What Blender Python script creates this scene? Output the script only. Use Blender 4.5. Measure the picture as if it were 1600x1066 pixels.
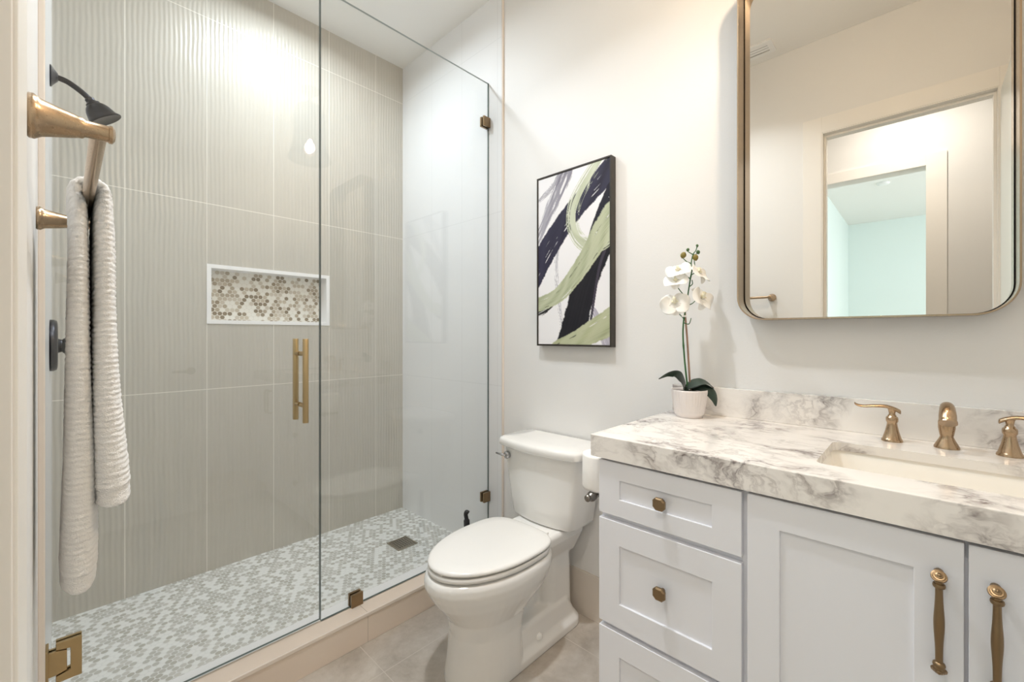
import bpy, bmesh, math, random
from math import sin, cos, pi, radians
from mathutils import Vector, Matrix
from mathutils.geometry import tessellate_polygon
import numpy as np

# ------------------------------------------------------------------ scene, camera, world, exposure
for o in list(bpy.data.objects):
    bpy.data.objects.remove(o, do_unlink=True)
SC = bpy.context.scene
COL = SC.collection
SC.view_settings.view_transform = 'Standard'
SC.view_settings.look = 'None'
SC.view_settings.gamma = 1.0
SC.view_settings.use_curve_mapping = False
SC.view_settings.exposure = 0.2
SC.cycles.use_denoising = True
SC.cycles.max_bounces = 14
SC.cycles.diffuse_bounces = 8
SC.cycles.glossy_bounces = 6
SC.cycles.transparent_max_bounces = 24
SC.cycles.sample_clamp_indirect = 6.0
SC.cycles.caustics_reflective = False
SC.cycles.caustics_refractive = False

YAW = radians(46.12)
cam_d = bpy.data.cameras.new('camera')
cam = bpy.data.objects.new('camera', cam_d)
COL.objects.link(cam)
cam.location = (0, 0, 1.25)
cam.rotation_euler = (radians(90), 0, -YAW)
cam_d.sensor_width = 36.0
cam_d.lens = 671.2 / 1600 * 36.0
cam_d.shift_y = -(533 - 524.0) / 1600
cam_d.clip_start = 0.01
SC.camera = cam

world = bpy.data.worlds.new('daylight')
SC.world = world
world.use_nodes = True
world.node_tree.nodes['Background'].inputs[0].default_value = (0.62, 0.86, 1.0, 1)
world.node_tree.nodes['Background'].inputs[1].default_value = 1.2

# light strengths, set in each lamp's builder
P_VANITY = 14.0      # warm pendant over the vanity, per bulb
P_SHOWER = 15.5      # neutral downlight in the shower ceiling
P_FILL = 11.5        # added fill downlight in the room ceiling, a made-up fitting
P_HALL = 13.0        # hall downlight
P_WINDOW = 100.0     # daylight through the bedroom window

# ------------------------------------------------------------------ room measures (metres)
XW, YS, ZC = 1.61, 2.58, 3.075
YCURB, YG = 1.635, 1.716

# ------------------------------------------------------------------ node helpers
def srgb(r, g, b):
    f = lambda c: c / 12.92 if c <= 0.04045 else ((c + 0.055) / 1.055) ** 2.4
    return (f(r / 255), f(g / 255), f(b / 255), 1.0)

class NT:
    def __init__(s, name):
        s.m = bpy.data.materials.new(name)
        s.m.use_nodes = True
        s.t = s.m.node_tree
        s.t.nodes.clear()
        s.out = s.t.nodes.new('ShaderNodeOutputMaterial')
    def n(s, typ, **kw):
        nd = s.t.nodes.new('ShaderNode' + typ)
        for k, v in kw.items():
            setattr(nd, k, v)
        return nd
    def put(s, sock, v):
        if isinstance(v, bpy.types.NodeSocket):
            s.t.links.new(v, sock)
        elif v is not None:
            sock.default_value = v
    def math(s, op, a, b=None, c=None, clamp=False):
        nd = s.n('Math', operation=op, use_clamp=clamp)
        for i, v in enumerate((a, b, c)):
            if v is not None:
                s.put(nd.inputs[i], v)
        return nd.outputs[0]
    def mix(s, f, a, b):
        nd = s.n('Mix', data_type='RGBA')
        s.put(nd.inputs[0], f); s.put(nd.inputs[6], a); s.put(nd.inputs[7], b)
        return nd.outputs[2]
    def noise(s, vec, scale, detail=3.0, rough=0.5, dist=0.0):
        nd = s.n('TexNoise')
        s.put(nd.inputs['Vector'], vec)
        nd.inputs['Scale'].default_value = scale
        nd.inputs['Detail'].default_value = detail
        nd.inputs['Roughness'].default_value = rough
        nd.inputs['Distortion'].default_value = dist
        return nd
    def ramp(s, f, stops):
        nd = s.n('ValToRGB')
        s.put(nd.inputs[0], f)
        el = nd.color_ramp.elements
        while len(el) < len(stops):
            el.new(0.5)
        for e, (p, c) in zip(el, stops):
            e.position = p; e.color = c
        return nd.outputs[0]
    def pos(s):
        g = s.n('NewGeometry')
        x = s.n('SeparateXYZ')
        s.t.links.new(g.outputs['Position'], x.inputs[0])
        return g.outputs['Position'], x.outputs[0], x.outputs[1], x.outputs[2]
    def vec(s, x, y, z):
        c = s.n('CombineXYZ')
        for i, v in enumerate((x, y, z)):
            s.put(c.inputs[i], v)
        return c.outputs[0]
    def bump(s, h, strength=1.0, dist=0.01, normal=None):
        b = s.n('Bump')
        b.inputs['Strength'].default_value = strength
        b.inputs['Distance'].default_value = dist
        s.put(b.inputs['Height'], h)
        if normal is not None:
            s.put(b.inputs['Normal'], normal)
        return b.outputs[0]
    def bsdf(s, color, rough=0.5, metal=0.0, normal=None, spec=None, coat=0.0, sheen=0.0, emit=None, estr=0.0, trans=0.0, sss=0.0):
        p = s.n('BsdfPrincipled')
        s.put(p.inputs['Base Color'], color)
        s.put(p.inputs['Roughness'], rough)
        p.inputs['Metallic'].default_value = metal
        if normal is not None: s.put(p.inputs['Normal'], normal)
        if spec is not None: p.inputs['Specular IOR Level'].default_value = spec
        p.inputs['Coat Weight'].default_value = coat
        p.inputs['Coat Roughness'].default_value = 0.05
        p.inputs['Sheen Weight'].default_value = sheen
        p.inputs['Transmission Weight'].default_value = trans
        if emit is not None:
            s.put(p.inputs['Emission Color'], emit)
            p.inputs['Emission Strength'].default_value = estr
        s.t.links.new(p.outputs[0], s.out.inputs[0])
        return p
    def line(s, coord, origin, period, width):
        # 1 on a joint line every «period», 0 elsewhere
        a = s.math('DIVIDE', s.math('SUBTRACT', coord, origin), period)
        fr = s.math('FRACT', s.math('ADD', a, 0.5))
        d = s.math('MULTIPLY', s.math('ABSOLUTE', s.math('SUBTRACT', fr, 0.5)), period)
        return s.math('LESS_THAN', d, width / 2)

def paint(name, col, rough=0.55, bumpy=0.0, spec=0.4):
    t = NT(name)
    p, x, y, z = t.pos()
    nz = t.noise(p, 2.2, 3, 0.5)
    c = t.mix(nz.outputs[0], tuple(v * 0.985 for v in col[:3]) + (1,), col)
    nrm = None
    if bumpy:
        nrm = t.bump(t.noise(p, 160, 3).outputs[0], bumpy, 0.002)
    t.bsdf(c, rough, normal=nrm, spec=spec)
    return t.m

def metal(name, col, rough=0.3, brushed=(40, 40, 40)):
    t = NT(name)
    tc = t.n('TexCoord')
    mp = t.n('Mapping')
    t.t.links.new(tc.outputs['Object'], mp.inputs[0])
    mp.inputs['Scale'].default_value = brushed
    nz = t.noise(mp.outputs[0], 12, 4, 0.6)
    c = t.mix(nz.outputs[0], tuple(v * 0.975 for v in col[:3]) + (1,), col)
    r = t.math('MULTIPLY_ADD', nz.outputs[0], 0.03, rough - 0.015)
    t.bsdf(c, r, 1.0)
    return t.m

# ------------------------------------------------------------------ materials
M = {}
M['wall'] = paint('painted_wall', srgb(230, 229, 227), 0.5, 0.12)
M['ceiling'] = paint('ceiling_paint', srgb(236, 235, 232), 0.7)
M['trim'] = paint('trim_paint', srgb(238, 235, 230), 0.35)
M['door'] = paint('door_paint', srgb(232, 232, 226), 0.35)
M['cabinet'] = paint('cabinet_lacquer', srgb(228, 229, 234), 0.32)
M['liner'] = paint('white_liner', srgb(238, 238, 238), 0.3)
M['gap'] = paint('dark_gap', srgb(60, 60, 60), 0.8)
M['bullnose'] = paint('bullnose_tile', srgb(227, 217, 206), 0.2)
M['brass'] = metal('champagne_bronze', srgb(182, 158, 130), 0.27)
M['gold'] = metal('satin_gold', srgb(192, 168, 126), 0.32)
M['antique'] = metal('antique_brass', srgb(146, 124, 96), 0.34)
M['frame_metal'] = metal('mirror_frame_brass', srgb(178, 158, 134), 0.26, (1, 60, 1))
M['bronze'] = metal('oil_rubbed_bronze', srgb(52, 52, 56), 0.35)
M['nickel'] = metal('brushed_nickel', srgb(140, 134, 126), 0.3)
M['chrome'] = metal('chrome', srgb(190, 190, 192), 0.12)
M['drain'] = metal('drain_steel', srgb(176, 168, 154), 0.4)
M['dark'] = paint('dark_plastic', srgb(40, 41, 44), 0.4)

t = NT('porcelain')
t.bsdf(srgb(233, 232, 229), 0.09, spec=0.5, coat=0.4)
M['porcelain'] = t.m
t = NT('seat_plastic')
t.bsdf(srgb(231, 230, 227), 0.16, spec=0.5)
M['seat'] = t.m
t = NT('basin_porcelain')
t.bsdf(srgb(240, 236, 228), 0.08, spec=0.5, coat=0.4)
M['basin'] = t.m

t = NT('mirror_silver')
t.bsdf((0.80, 0.79, 0.755, 1), 0.005, 1.0)
M['mirror'] = t.m

# clear glass: see-through plus a Fresnel mirror reflection, the same from both sides
def glass_mat(name, tint, edge=False, k=1.0):
    t = NT(name)
    lw = t.n('LayerWeight')
    lw.inputs['Blend'].default_value = 0.5
    f5 = t.math('POWER', lw.outputs['Facing'], 5.0)
    fr = t.math('MULTIPLY_ADD', f5, 0.96 * k, 0.04 * k, clamp=True)
    tr = t.n('BsdfTransparent'); tr.inputs[0].default_value = tint
    gl = t.n('BsdfGlossy'); gl.inputs['Roughness'].default_value = 0.0
    mx = t.n('MixShader')
    t.t.links.new(fr, mx.inputs[0]); t.t.links.new(tr.outputs[0], mx.inputs[1]); t.t.links.new(gl.outputs[0], mx.inputs[2])
    t.t.links.new(mx.outputs[0], t.out.inputs[0])
    return t.m
M['glass'] = glass_mat('shower_glass', (0.985, 0.99, 0.988, 1), k=1.25)
M['shade_glass'] = glass_mat('lamp_shade_glass', (0.70, 0.70, 0.70, 1), k=1.6)
t = NT('glass_edge')
t.bsdf(srgb(92, 106, 104), 0.15, spec=0.6)
M['glass_edge'] = t.m
t = NT('painted_lit_glass_edge')
t.bsdf(srgb(176, 184, 182), 0.2, spec=0.6)  # same glass edge, painted paler on top as if lit from above
M['lit_top_edge'] = t.m

# greige tile with wavy vertical ridges and thin pale joints
t = NT('ridged_tile')
p, x, y, z = t.pos()
wv = t.noise(t.vec(t.math('MULTIPLY', x, 5.0), 0.0, t.math('MULTIPLY', z, 4.0)), 1.0, 2, 0.5)
xx = t.math('MULTIPLY_ADD', wv.outputs[0], 0.022, x)
rid = t.math('SINE', t.math('MULTIPLY', xx, 2 * pi / 0.0185))
jx = t.line(x, 0.1846, 0.3045, 0.0027)
jz = t.line(z, 0.9805, 0.927, 0.0030)
j = t.math('MAXIMUM', jx, jz)
hh = t.math('MULTIPLY', rid, t.math('SUBTRACT', 1.0, j))
nb = t.bump(hh, 0.52, 0.0011)
nv = t.noise(t.vec(t.math('MULTIPLY', x, 14.0), 0.0, z), 3.0, 3)
c0 = t.mix(nv.outputs[0], srgb(184, 180, 170), srgb(194, 190, 181))
c1 = t.mix(j, c0, srgb(230, 226, 217))
t.bsdf(c1, 0.24, normal=nb, spec=0.5)
M['ridged'] = t.m

# plain white wall tile with barely visible joints
t = NT('white_wall_tile')
p, x, y, z = t.pos()
jy = t.line(y, 1.9478, 0.2985, 0.0018)
jz = t.line(z, 0.9805, 0.927, 0.0020)
j = t.math('MAXIMUM', jy, jz)
nz = t.noise(p, 1.4, 4)
c0 = t.mix(nz.outputs[0], srgb(228, 229, 230), srgb(234, 235, 236))
t.bsdf(t.mix(j, c0, srgb(215, 216, 217)), 0.26, spec=0.45)
M['white_tile'] = t.m

# penny round mosaic: hexagonal lattice of discs with a colour of their own
def penny(name, axes, cols, grout, pitch=0.0225, rough=0.25):
    t = NT(name)
    p, x, y, z = t.pos()
    c = {'x': x, 'y': y, 'z': z}
    u, v = c[axes[0]], c[axes[1]]
    ph = pitch * math.sqrt(3)
    def lattice(ou, ov):
        iu = t.math('ROUND', t.math('DIVIDE', t.math('SUBTRACT', u, ou), pitch))
        iv = t.math('ROUND', t.math('DIVIDE', t.math('SUBTRACT', v, ov), ph))
        cu = t.math('MULTIPLY_ADD', iu, pitch, ou)
        cv = t.math('MULTIPLY_ADD', iv, ph, ov)
        du = t.math('SUBTRACT', u, cu); dv = t.math('SUBTRACT', v, cv)
        d = t.math('SQRT', t.math('ADD', t.math('MULTIPLY', du, du), t.math('MULTIPLY', dv, dv)))
        return d, cu, cv
    d1, u1, v1 = lattice(0.0, 0.0)
    d2, u2, v2 = lattice(pitch / 2, ph / 2)
    sel = t.math('LESS_THAN', d2, d1)
    d = t.math('MINIMUM', d1, d2)
    def pick(a, b):
        return t.math('ADD', a, t.math('MULTIPLY', sel, t.math('SUBTRACT', b, a)))
    cv_ = t.vec(pick(u1, u2), pick(v1, v2), 0.37)
    wn = t.n('TexWhiteNoise', noise_dimensions='3D')
    sc = t.n('VectorMath', operation='SCALE'); sc.inputs['Scale'].default_value = 91.7
    t.t.links.new(cv_, sc.inputs[0]); t.t.links.new(sc.outputs[0], wn.inputs['Vector'])
    low = t.noise(cv_, 6.0, 2)
    f = t.math('ADD', t.math('MULTIPLY', wn.outputs['Value'], 0.8), t.math('MULTIPLY', low.outputs[0], 0.25))
    nd = t.n('ValToRGB'); nd.color_ramp.interpolation = 'CONSTANT'
    t.t.links.new(f, nd.inputs[0])
    el = nd.color_ramp.elements
    while len(el) < len(cols): el.new(0.5)
    for e, (pp, cc) in zip(el, cols): e.position = pp; e.color = cc
    m = t.n('MapRange'); m.interpolation_type = 'SMOOTHSTEP'
    t.t.links.new(d, m.inputs[0])
    m.inputs[1].default_value = pitch * 0.43; m.inputs[2].default_value = pitch * 0.475
    col = t.mix(m.outputs[0], nd.outputs[0], grout)
    h = t.math('SUBTRACT', 1.0, m.outputs[0])
    t.bsdf(col, rough, normal=t.bump(h, 0.35, 0.0008), spec=0.45)
    return t.m
M['penny_floor'] = penny('penny_mosaic_floor', 'xy',
    [(0.0, srgb(188, 188, 182)), (0.3, srgb(198, 198, 193)), (0.52, srgb(180, 179, 171)), (0.64, srgb(228, 230, 228))], srgb(221, 223, 222))
M['penny_niche'] = penny('penny_mosaic_niche', 'xz',
    [(0.0, srgb(150, 136, 114)), (0.17, srgb(198, 188, 170)), (0.33, srgb(176, 164, 144)), (0.45, srgb(136, 122, 100)), (0.56, srgb(206, 198, 184)), (0.66, srgb(236, 234, 226))], srgb(228, 225, 216))

# large stone look floor tile
t = NT('stone_floor_tile')
p, x, y, z = t.pos()
j = t.math('MAXIMUM', t.line(x, 0.82, 0.6115, 0.003), t.line(y, 1.447, 0.3055, 0.003))
n1 = t.noise(p, 5.0, 6, 0.6, 0.8); n2 = t.noise(p, 26.0, 5, 0.7)
f = t.math('ADD', t.math('MULTIPLY', n1.outputs[0], 0.7), t.math('MULTIPLY', n2.outputs[0], 0.3))
c0 = t.ramp(f, [(0.32, srgb(160, 150, 138)), (0.5, srgb(181, 172, 161)), (0.68, srgb(198, 191, 182))])
t.bsdf(t.mix(j, c0, srgb(196, 188, 178)), 0.4, normal=t.bump(n2.outputs[0], 0.06, 0.002), spec=0.35)
M['floor'] = t.m

t = NT('beige_curb_tile')
p, x, y, z = t.pos()
j = t.line(x, 0.8543, 0.61, 0.0022)
nz = t.noise(p, 3.0, 4)
c0 = t.mix(nz.outputs[0], srgb(222, 207, 192), srgb(228, 215, 202))
t.bsdf(t.mix(j, c0, srgb(190, 176, 162)), 0.16, spec=0.5)
M['curb'] = t.m
t = NT('base_tile')
p, x, y, z = t.pos()
nz = t.noise(p, 3.0, 4)
t.bsdf(t.mix(nz.outputs[0], srgb(216, 207, 196), srgb(222, 214, 204)), 0.3)
M['base_tile'] = t.m

# white marble with smoky grey and tan veins
t = NT('veined_marble')
p, x, y, z = t.pos()
mp = t.n('Mapping'); t.t.links.new(p, mp.inputs[0])
mp.inputs['Rotation'].default_value = (0.35, 0.55, 0.5)
mp.inputs['Scale'].default_value = (1.15, 0.75, 1.15)
warp = t.noise(mp.outputs[0], 2.2, 5, 0.6)
vm = t.n('VectorMath', operation='MULTIPLY_ADD')
t.t.links.new(warp.outputs[1], vm.inputs[0]); vm.inputs[1].default_value = (0.5, 0.5, 0.5)
t.t.links.new(mp.outputs[0], vm.inputs[2])
va = t.noise(vm.outputs[0], 3.2, 6, 0.62)
vein = t.math('ABSOLUTE', t.math('SUBTRACT', va.outputs[0], 0.5))
v1 = t.ramp(vein, [(0.0, (1, 1, 1, 1)), (0.02, (0.4, 0.4, 0.4, 1)), (0.07, (0, 0, 0, 1))])
mask = t.noise(p, 4.6, 3, 0.5)
mk = t.ramp(mask.outputs[0], [(0.40, (0, 0, 0, 1)), (0.58, (1, 1, 1, 1))])
f1 = t.math('MULTIPLY', v1, mk)
vb = t.noise(vm.outputs[0], 8.5, 6, 0.65)
veb = t.math('ABSOLUTE', t.math('SUBTRACT', vb.outputs[0], 0.5))
v2 = t.math('MULTIPLY', t.ramp(veb, [(0.0, (1, 1, 1, 1)), (0.04, (0, 0, 0, 1))]), t.math('MULTIPLY', mk, 0.35))
smoke = t.math('MULTIPLY', t.ramp(va.outputs[0], [(0.5, (0, 0, 0, 1)), (0.75, (1, 1, 1, 1))]), t.math('MULTIPLY', mk, 0.35))
vc = t.noise(p, 7.0, 3)
vcol = t.mix(vc.outputs[0], srgb(84, 82, 94), srgb(140, 124, 114))
c0 = t.mix(smoke, srgb(236, 232, 227), srgb(186, 182, 182))
c1 = t.mix(t.math('MINIMUM', t.math('ADD', t.math('MULTIPLY', f1, 0.85), v2), 1.0), c0, vcol)
t.bsdf(c1, 0.1, spec=0.5)
M['marble'] = t.m

# terry cloth
t = NT('terry_cloth')
tc = t.n('TexCoord')
nz = t.noise(tc.outputs['Object'], 420, 3, 0.7)
n2 = t.noise(tc.outputs['Object'], 30, 3, 0.6)
t.bsdf(t.mix(n2.outputs[0], srgb(243, 241, 238), srgb(250, 249, 246)), 0.95, normal=t.bump(nz.outputs[0], 0.9, 0.003), spec=0.1, sheen=0.5)
M['towel'] = t.m

def plain(name, ca, cb, rough, scale=20.0, **kw):
    t = NT(name)
    tc = t.n('TexCoord')
    nz = t.noise(tc.outputs['Object'], scale, 4, 0.6)
    t.bsdf(t.mix(nz.outputs[0], ca, cb), rough, **kw)
    return t.m
M['leaf'] = plain('orchid_leaf', srgb(30, 46, 38), srgb(52, 70, 58), 0.4, 14)
M['stem'] = plain('orchid_stem', srgb(40, 88, 48), srgb(60, 112, 60), 0.5, 40)
M['bud'] = plain('olive_bud', srgb(116, 104, 40), srgb(148, 130, 62), 0.45, 60)
M['green_bud'] = plain('green_bud', srgb(58, 92, 52), srgb(84, 112, 66), 0.45, 60)
M['petal'] = plain('white_petal', srgb(240, 239, 234), srgb(248, 247, 244), 0.6, 30)
M['lip'] = plain('cream_flower_lip', srgb(242, 240, 226), srgb(234, 226, 190), 0.55, 120)
M['stake'] = plain('bamboo_stake', srgb(150, 118, 100), srgb(172, 138, 118), 0.6, 50)
M['pot'] = plain('matte_pot', srgb(226, 219, 216), srgb(232, 226, 223), 0.55, 30)
M['soil'] = plain('dark_moss', srgb(52, 50, 38), srgb(70, 66, 50), 0.95, 90)
M['paper'] = plain('toilet_paper', srgb(240, 237, 232), srgb(246, 244, 240), 0.9, 60)
M['paper_core'] = plain('cardboard_core', srgb(168, 140, 112), srgb(180, 150, 120), 0.9, 60)
M['art_frame'] = plain('dark_wood_frame', srgb(30, 26, 22), srgb(62, 55, 46), 0.4, 25)

t = NT('painted_canvas')
at = t.n('VertexColor'); at.layer_name = 'paint'
tc = t.n('TexCoord')
nz = t.noise(tc.outputs['Object'], 300, 2)
t.bsdf(at.outputs['Color'], 0.6, normal=t.bump(nz.outputs[0], 0.1, 0.001), spec=0.3)
M['canvas'] = t.m

def emitter(name, col, strength):
    t = NT(name)
    e = t.n('Emission')
    e.inputs[0].default_value = col
    e.inputs[1].default_value = strength
    t.t.links.new(e.outputs[0], t.out.inputs[0])
    return t.m

# ------------------------------------------------------------------ mesh helpers
def BM():
    return bmesh.new()

def box(bm, x0, x1, y0, y1, z0, z1, mi=0):
    v = [bm.verts.new((x, y, z)) for x in (x0, x1) for y in (y0, y1) for z in (z0, z1)]
    for f in ((0, 1, 3, 2), (4, 6, 7, 5), (0, 4, 5, 1), (2, 3, 7, 6), (0, 2, 6, 4), (1, 5, 7, 3)):
        fc = bm.faces.new([v[i] for i in f]); fc.material_index = mi
    return v

def prism(bm, poly, axis, a, b, mi=0):
    # poly: 2D outline in the plane across «axis», from a to b along it
    def mk(p, h):
        return {'x': (h, p[0], p[1]), 'y': (p[0], h, p[1]), 'z': (p[0], p[1], h)}[axis]
    va = [bm.verts.new(mk(p, a)) for p in poly]; vb = [bm.verts.new(mk(p, b)) for p in poly]
    n = len(poly)
    for f in (va[::-1], vb):
        fc = bm.faces.new(f); fc.material_index = mi
    for i in range(n):
        fc = bm.faces.new((va[i], va[(i + 1) % n], vb[(i + 1) % n], vb[i])); fc.material_index = mi

def frame_of(d):
    d = Vector(d).normalized()
    up = Vector((0, 0, 1)) if abs(d.z) < 0.9 else Vector((1, 0, 0))
    a = d.cross(up).normalized()
    return a, d.cross(a).normalized(), d

def rings(bm, rs, cap0=True, cap1=True, closed=True, smooth=True, mi=0):
    vs = [[bm.verts.new(p) for p in r] for r in rs]
    n = len(rs[0])
    for A, B in zip(vs, vs[1:]):
        for i in range(n if closed else n - 1):
            k = (i + 1) % n
            f = bm.faces.new((A[i], A[k], B[k], B[i])); f.smooth = smooth; f.material_index = mi
    if cap0:
        f = bm.faces.new(vs[0][::-1]); f.material_index = mi
    if cap1:
        f = bm.faces.new(vs[-1]); f.material_index = mi
    return vs

def lathe(bm, prof, origin, axis=(0, 0, 1), seg=28, cap0=True, cap1=True, mi=0):
    a, b, d = frame_of(axis)
    o = Vector(origin)
    rings(bm, [[o + d * h + (a * cos(2 * pi * i / seg) + b * sin(2 * pi * i / seg)) * max(r, 1e-5) for i in range(seg)] for r, h in prof], cap0, cap1, mi=mi)

def tube(bm, pts, rad, seg=12, mi=0):
    P = [Vector(p) for p in pts]
    R = rad if isinstance(rad, (list, tuple)) else [rad] * len(P)
    rs = []
    a = None
    for i, p in enumerate(P):
        d = (P[min(i + 1, len(P) - 1)] - P[max(i - 1, 0)]).normalized()
        if a is None:
            a, b, _ = frame_of(d)
        else:
            a = (a - d * a.dot(d)).normalized(); b = d.cross(a)
        rs.append([p + (a * cos(2 * pi * k / seg) + b * sin(2 * pi * k / seg)) * R[i] for k in range(seg)])
    rings(bm, rs, mi=mi)

def smooth_path(pts, n=8):
    P = [Vector(p) for p in pts]
    out = []
    for i in range(len(P) - 1):
        p0, p1, p2, p3 = P[max(i - 1, 0)], P[i], P[i + 1], P[min(i + 2, len(P) - 1)]
        for k in range(n):
            s = k / n
            out.append(0.5 * ((2 * p1) + (p2 - p0) * s + (2 * p0 - 5 * p1 + 4 * p2 - p3) * s * s + (3 * p1 - p0 - 3 * p2 + p3) * s ** 3))
    out.append(P[-1])
    return out

def rrect(x0, x1, y0, y1, r, n=8):
    out = []
    for cx, cy, a0 in ((x1 - r, y1 - r, 0), (x0 + r, y1 - r, 90), (x0 + r, y0 + r, 180), (x1 - r, y0 + r, 270)):
        for i in range(n + 1):
            a = radians(a0 + 90 * i / n)
            out.append((cx + r * cos(a), cy + r * sin(a)))
    return out

def plate_with_hole(bm, outer, inner, axis, a, b, mi=0):
    def mk(p, h):
        return {'x': (h, p[0], p[1]), 'y': (p[0], h, p[1]), 'z': (p[0], p[1], h)}[axis]
    tri = tessellate_polygon([[Vector((p[0], p[1], 0)) for p in outer], [Vector((p[0], p[1], 0)) for p in inner]])
    allp = list(outer) + list(inner)
    va = [bm.verts.new(mk(p, a)) for p in allp]; vb = [bm.verts.new(mk(p, b)) for p in allp]
    for t_ in tri:
        for vv in (va, vb):
            try:
                f = bm.faces.new([vv[i] for i in t_]); f.material_index = mi
            except ValueError:
                pass
    no = len(outer)
    for s, n in ((0, no), (no, len(inner))):
        for i in range(n):
            k = (i + 1) % n
            f = bm.faces.new((va[s + i], va[s + k], vb[s + k], vb[s + i])); f.material_index = mi

def obj(name, bm, mats, parent=None, bev=0.0, smooth=None, seg=2):
    bmesh.ops.recalc_face_normals(bm, faces=bm.faces)
    me = bpy.data.meshes.new(name)
    bm.to_mesh(me); bm.free()
    for m in (mats if isinstance(mats, (list, tuple)) else [mats]):
        me.materials.append(M[m] if isinstance(m, str) else m)
    o = bpy.data.objects.new(name, me)
    COL.objects.link(o)
    if parent is not None:
        o.parent = parent
        off = parent.get('_o')
        w = Vector(off) if off else Vector((0, 0, 0))
        me.transform(Matrix.Translation(-w))
        o['_o'] = tuple(w)
    else:
        xs = [v.co for v in me.vertices]
        lo = Vector((min(c.x for c in xs), min(c.y for c in xs), min(c.z for c in xs)))
        hi = Vector((max(c.x for c in xs), max(c.y for c in xs), max(c.z for c in xs)))
        w = Vector(((lo.x + hi.x) / 2, (lo.y + hi.y) / 2, lo.z))
        me.transform(Matrix.Translation(-w))
        o.location = w
        o['_o'] = tuple(w)
    if smooth is not None:
        for p in me.polygons: p.use_smooth = True
        if smooth < 180:
            me.set_sharp_from_angle(angle=radians(smooth))
    if bev:
        md = o.modifiers.new('bevel', 'BEVEL'); md.width = bev; md.segments = seg; md.limit_method = 'ANGLE'; md.angle_limit = radians(40)
    return o

def thing(name, label, cat, loc, group=None):
    o = bpy.data.objects.new(name, None)
    COL.objects.link(o)
    o.empty_display_size = 0.05
    o.location = loc
    o['_o'] = tuple(loc)
    tag(o, label, cat, group)
    return o

def tag(o, label, cat, group=None):
    o['label'] = label; o['category'] = cat
    if group: o['group'] = group
    return o

def struct(name, bm, mats, **kw):
    o = obj(name, bm, mats, **kw)
    if o.parent is None: o['kind'] = 'structure'
    return o

def bx(x0, x1, y0, y1, z0, z1):
    bm = BM(); box(bm, x0, x1, y0, y1, z0, z1); return bm

# ================================================================== ROOM SHELL
# bathroom
struct('floor', bx(-0.14, 1.72, -0.41, 1.70, -0.1, 0.0), 'floor')
struct('ceiling', bx(-0.14, 1.72, -0.41, 2.70, ZC, ZC + 0.1), 'ceiling')
struct('wall_right', bx(XW, XW + 0.11, -0.53, 2.70, -0.1, ZC), 'wall')
struct('wall_front', bx(-0.14, XW, -0.53, -0.41, -0.1, ZC), 'wall')
# left wall: painted pieces round the doorway, slightly out of square like the real one
bm = BM()
prism(bm, [(-0.14, 0.476), (-0.0260, 0.476), (-0.048, 1.612), (-0.048, 2.70), (-0.14, 2.70)], 'z', -0.1, ZC)
box(bm, -0.14, -0.0255, -0.283, 0.476, 2.509, ZC)
box(bm, -0.14, -0.0255, -0.41, -0.283, -0.1, ZC)
struct('wall_left', bm, 'wall')
# shower walls
bm = BM()
NX0, NX1, NZ0, NZ1 = 0.4985, 1.0905, 1.318, 1.597
box(bm, -0.048, NX0, YS, YS + 0.12, 0.0, ZC); box(bm, NX1, XW, YS, YS + 0.12, 0.0, ZC)
box(bm, NX0, NX1, YS, YS + 0.12, 0.0, NZ0); box(bm, NX0, NX1, YS, YS + 0.12, NZ1, ZC)
struct('wall_back', bm, 'ridged')
struct('wall_niche', bx(NX0, NX1, YS + 0.09, YS + 0.118, NZ0, NZ1), 'penny_niche')
bm = BM()
plate_with_hole(bm, [(NX0 - 0.010, NZ0 - 0.010), (NX1 + 0.010, NZ0 - 0.010), (NX1 + 0.010, NZ1 + 0.010), (NX0 - 0.010, NZ1 + 0.010)], [(NX0 + 0.009, NZ0 + 0.009), (NX1 - 0.009, NZ0 + 0.009), (NX1 - 0.009, NZ1 - 0.009), (NX0 + 0.009, NZ1 - 0.009)], 'y', YS - 0.003, YS)
th = 0.009
box(bm, NX0, NX0 + th, YS, YS + 0.09, NZ0, NZ1); box(bm, NX1 - th, NX1, YS, YS + 0.09, NZ0, NZ1)
box(bm, NX0 + th, NX1 - th, YS, YS + 0.09, NZ0, NZ0 + th); box(bm, NX0 + th, NX1 - th, YS, YS + 0.09, NZ1 - th, NZ1)
struct('trim_1', bm, 'liner')
struct('wall_shower_right', bx(1.603, XW, 1.616, YS, 0.0, ZC), 'white_tile')
struct('wall_shower_left', bx(-0.048, -0.0375, 1.622, YS, 0.0, ZC), 'white_tile')
struct('trim_2', bx(1.600, XW, 1.606, 1.616, 0.0, ZC), 'bullnose', bev=0.002)
struct('trim_3', bx(-0.0485, -0.0355, 1.612, 1.622, 0.0, ZC), 'bullnose', bev=0.002)
struct('floor_shower', bx(-0.048, XW, 1.70, YS, -0.05, 0.071), 'penny_floor')
bm = BM(); box(bm, -0.0375, 1.603, YCURB, 1.778, 0.0, 0.120)
struct('trim_4', bm, 'curb', bev=0.0015)                        # shower curb
struct('trim_9', bx(-0.0375, 1.603, YG + 0.012, 1.7785, 0.112, 0.1212), 'white_tile')
bm = BM(); box(bm, -0.0375, 1.603, YCURB - 0.0035, YCURB + 0.004, 0.108, 0.1225)
struct('trim_5', bm, 'bullnose', bev=0.002)
struct('baseboard_right', bx(1.601, XW, -0.41, 1.606, 0.0, 0.197), 'base_tile', bev=0.001)
struct('baseboard_front', bx(0.0, 1.60, -0.41, -0.401, 0.0, 0.197), 'base_tile', bev=0.001)
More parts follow.
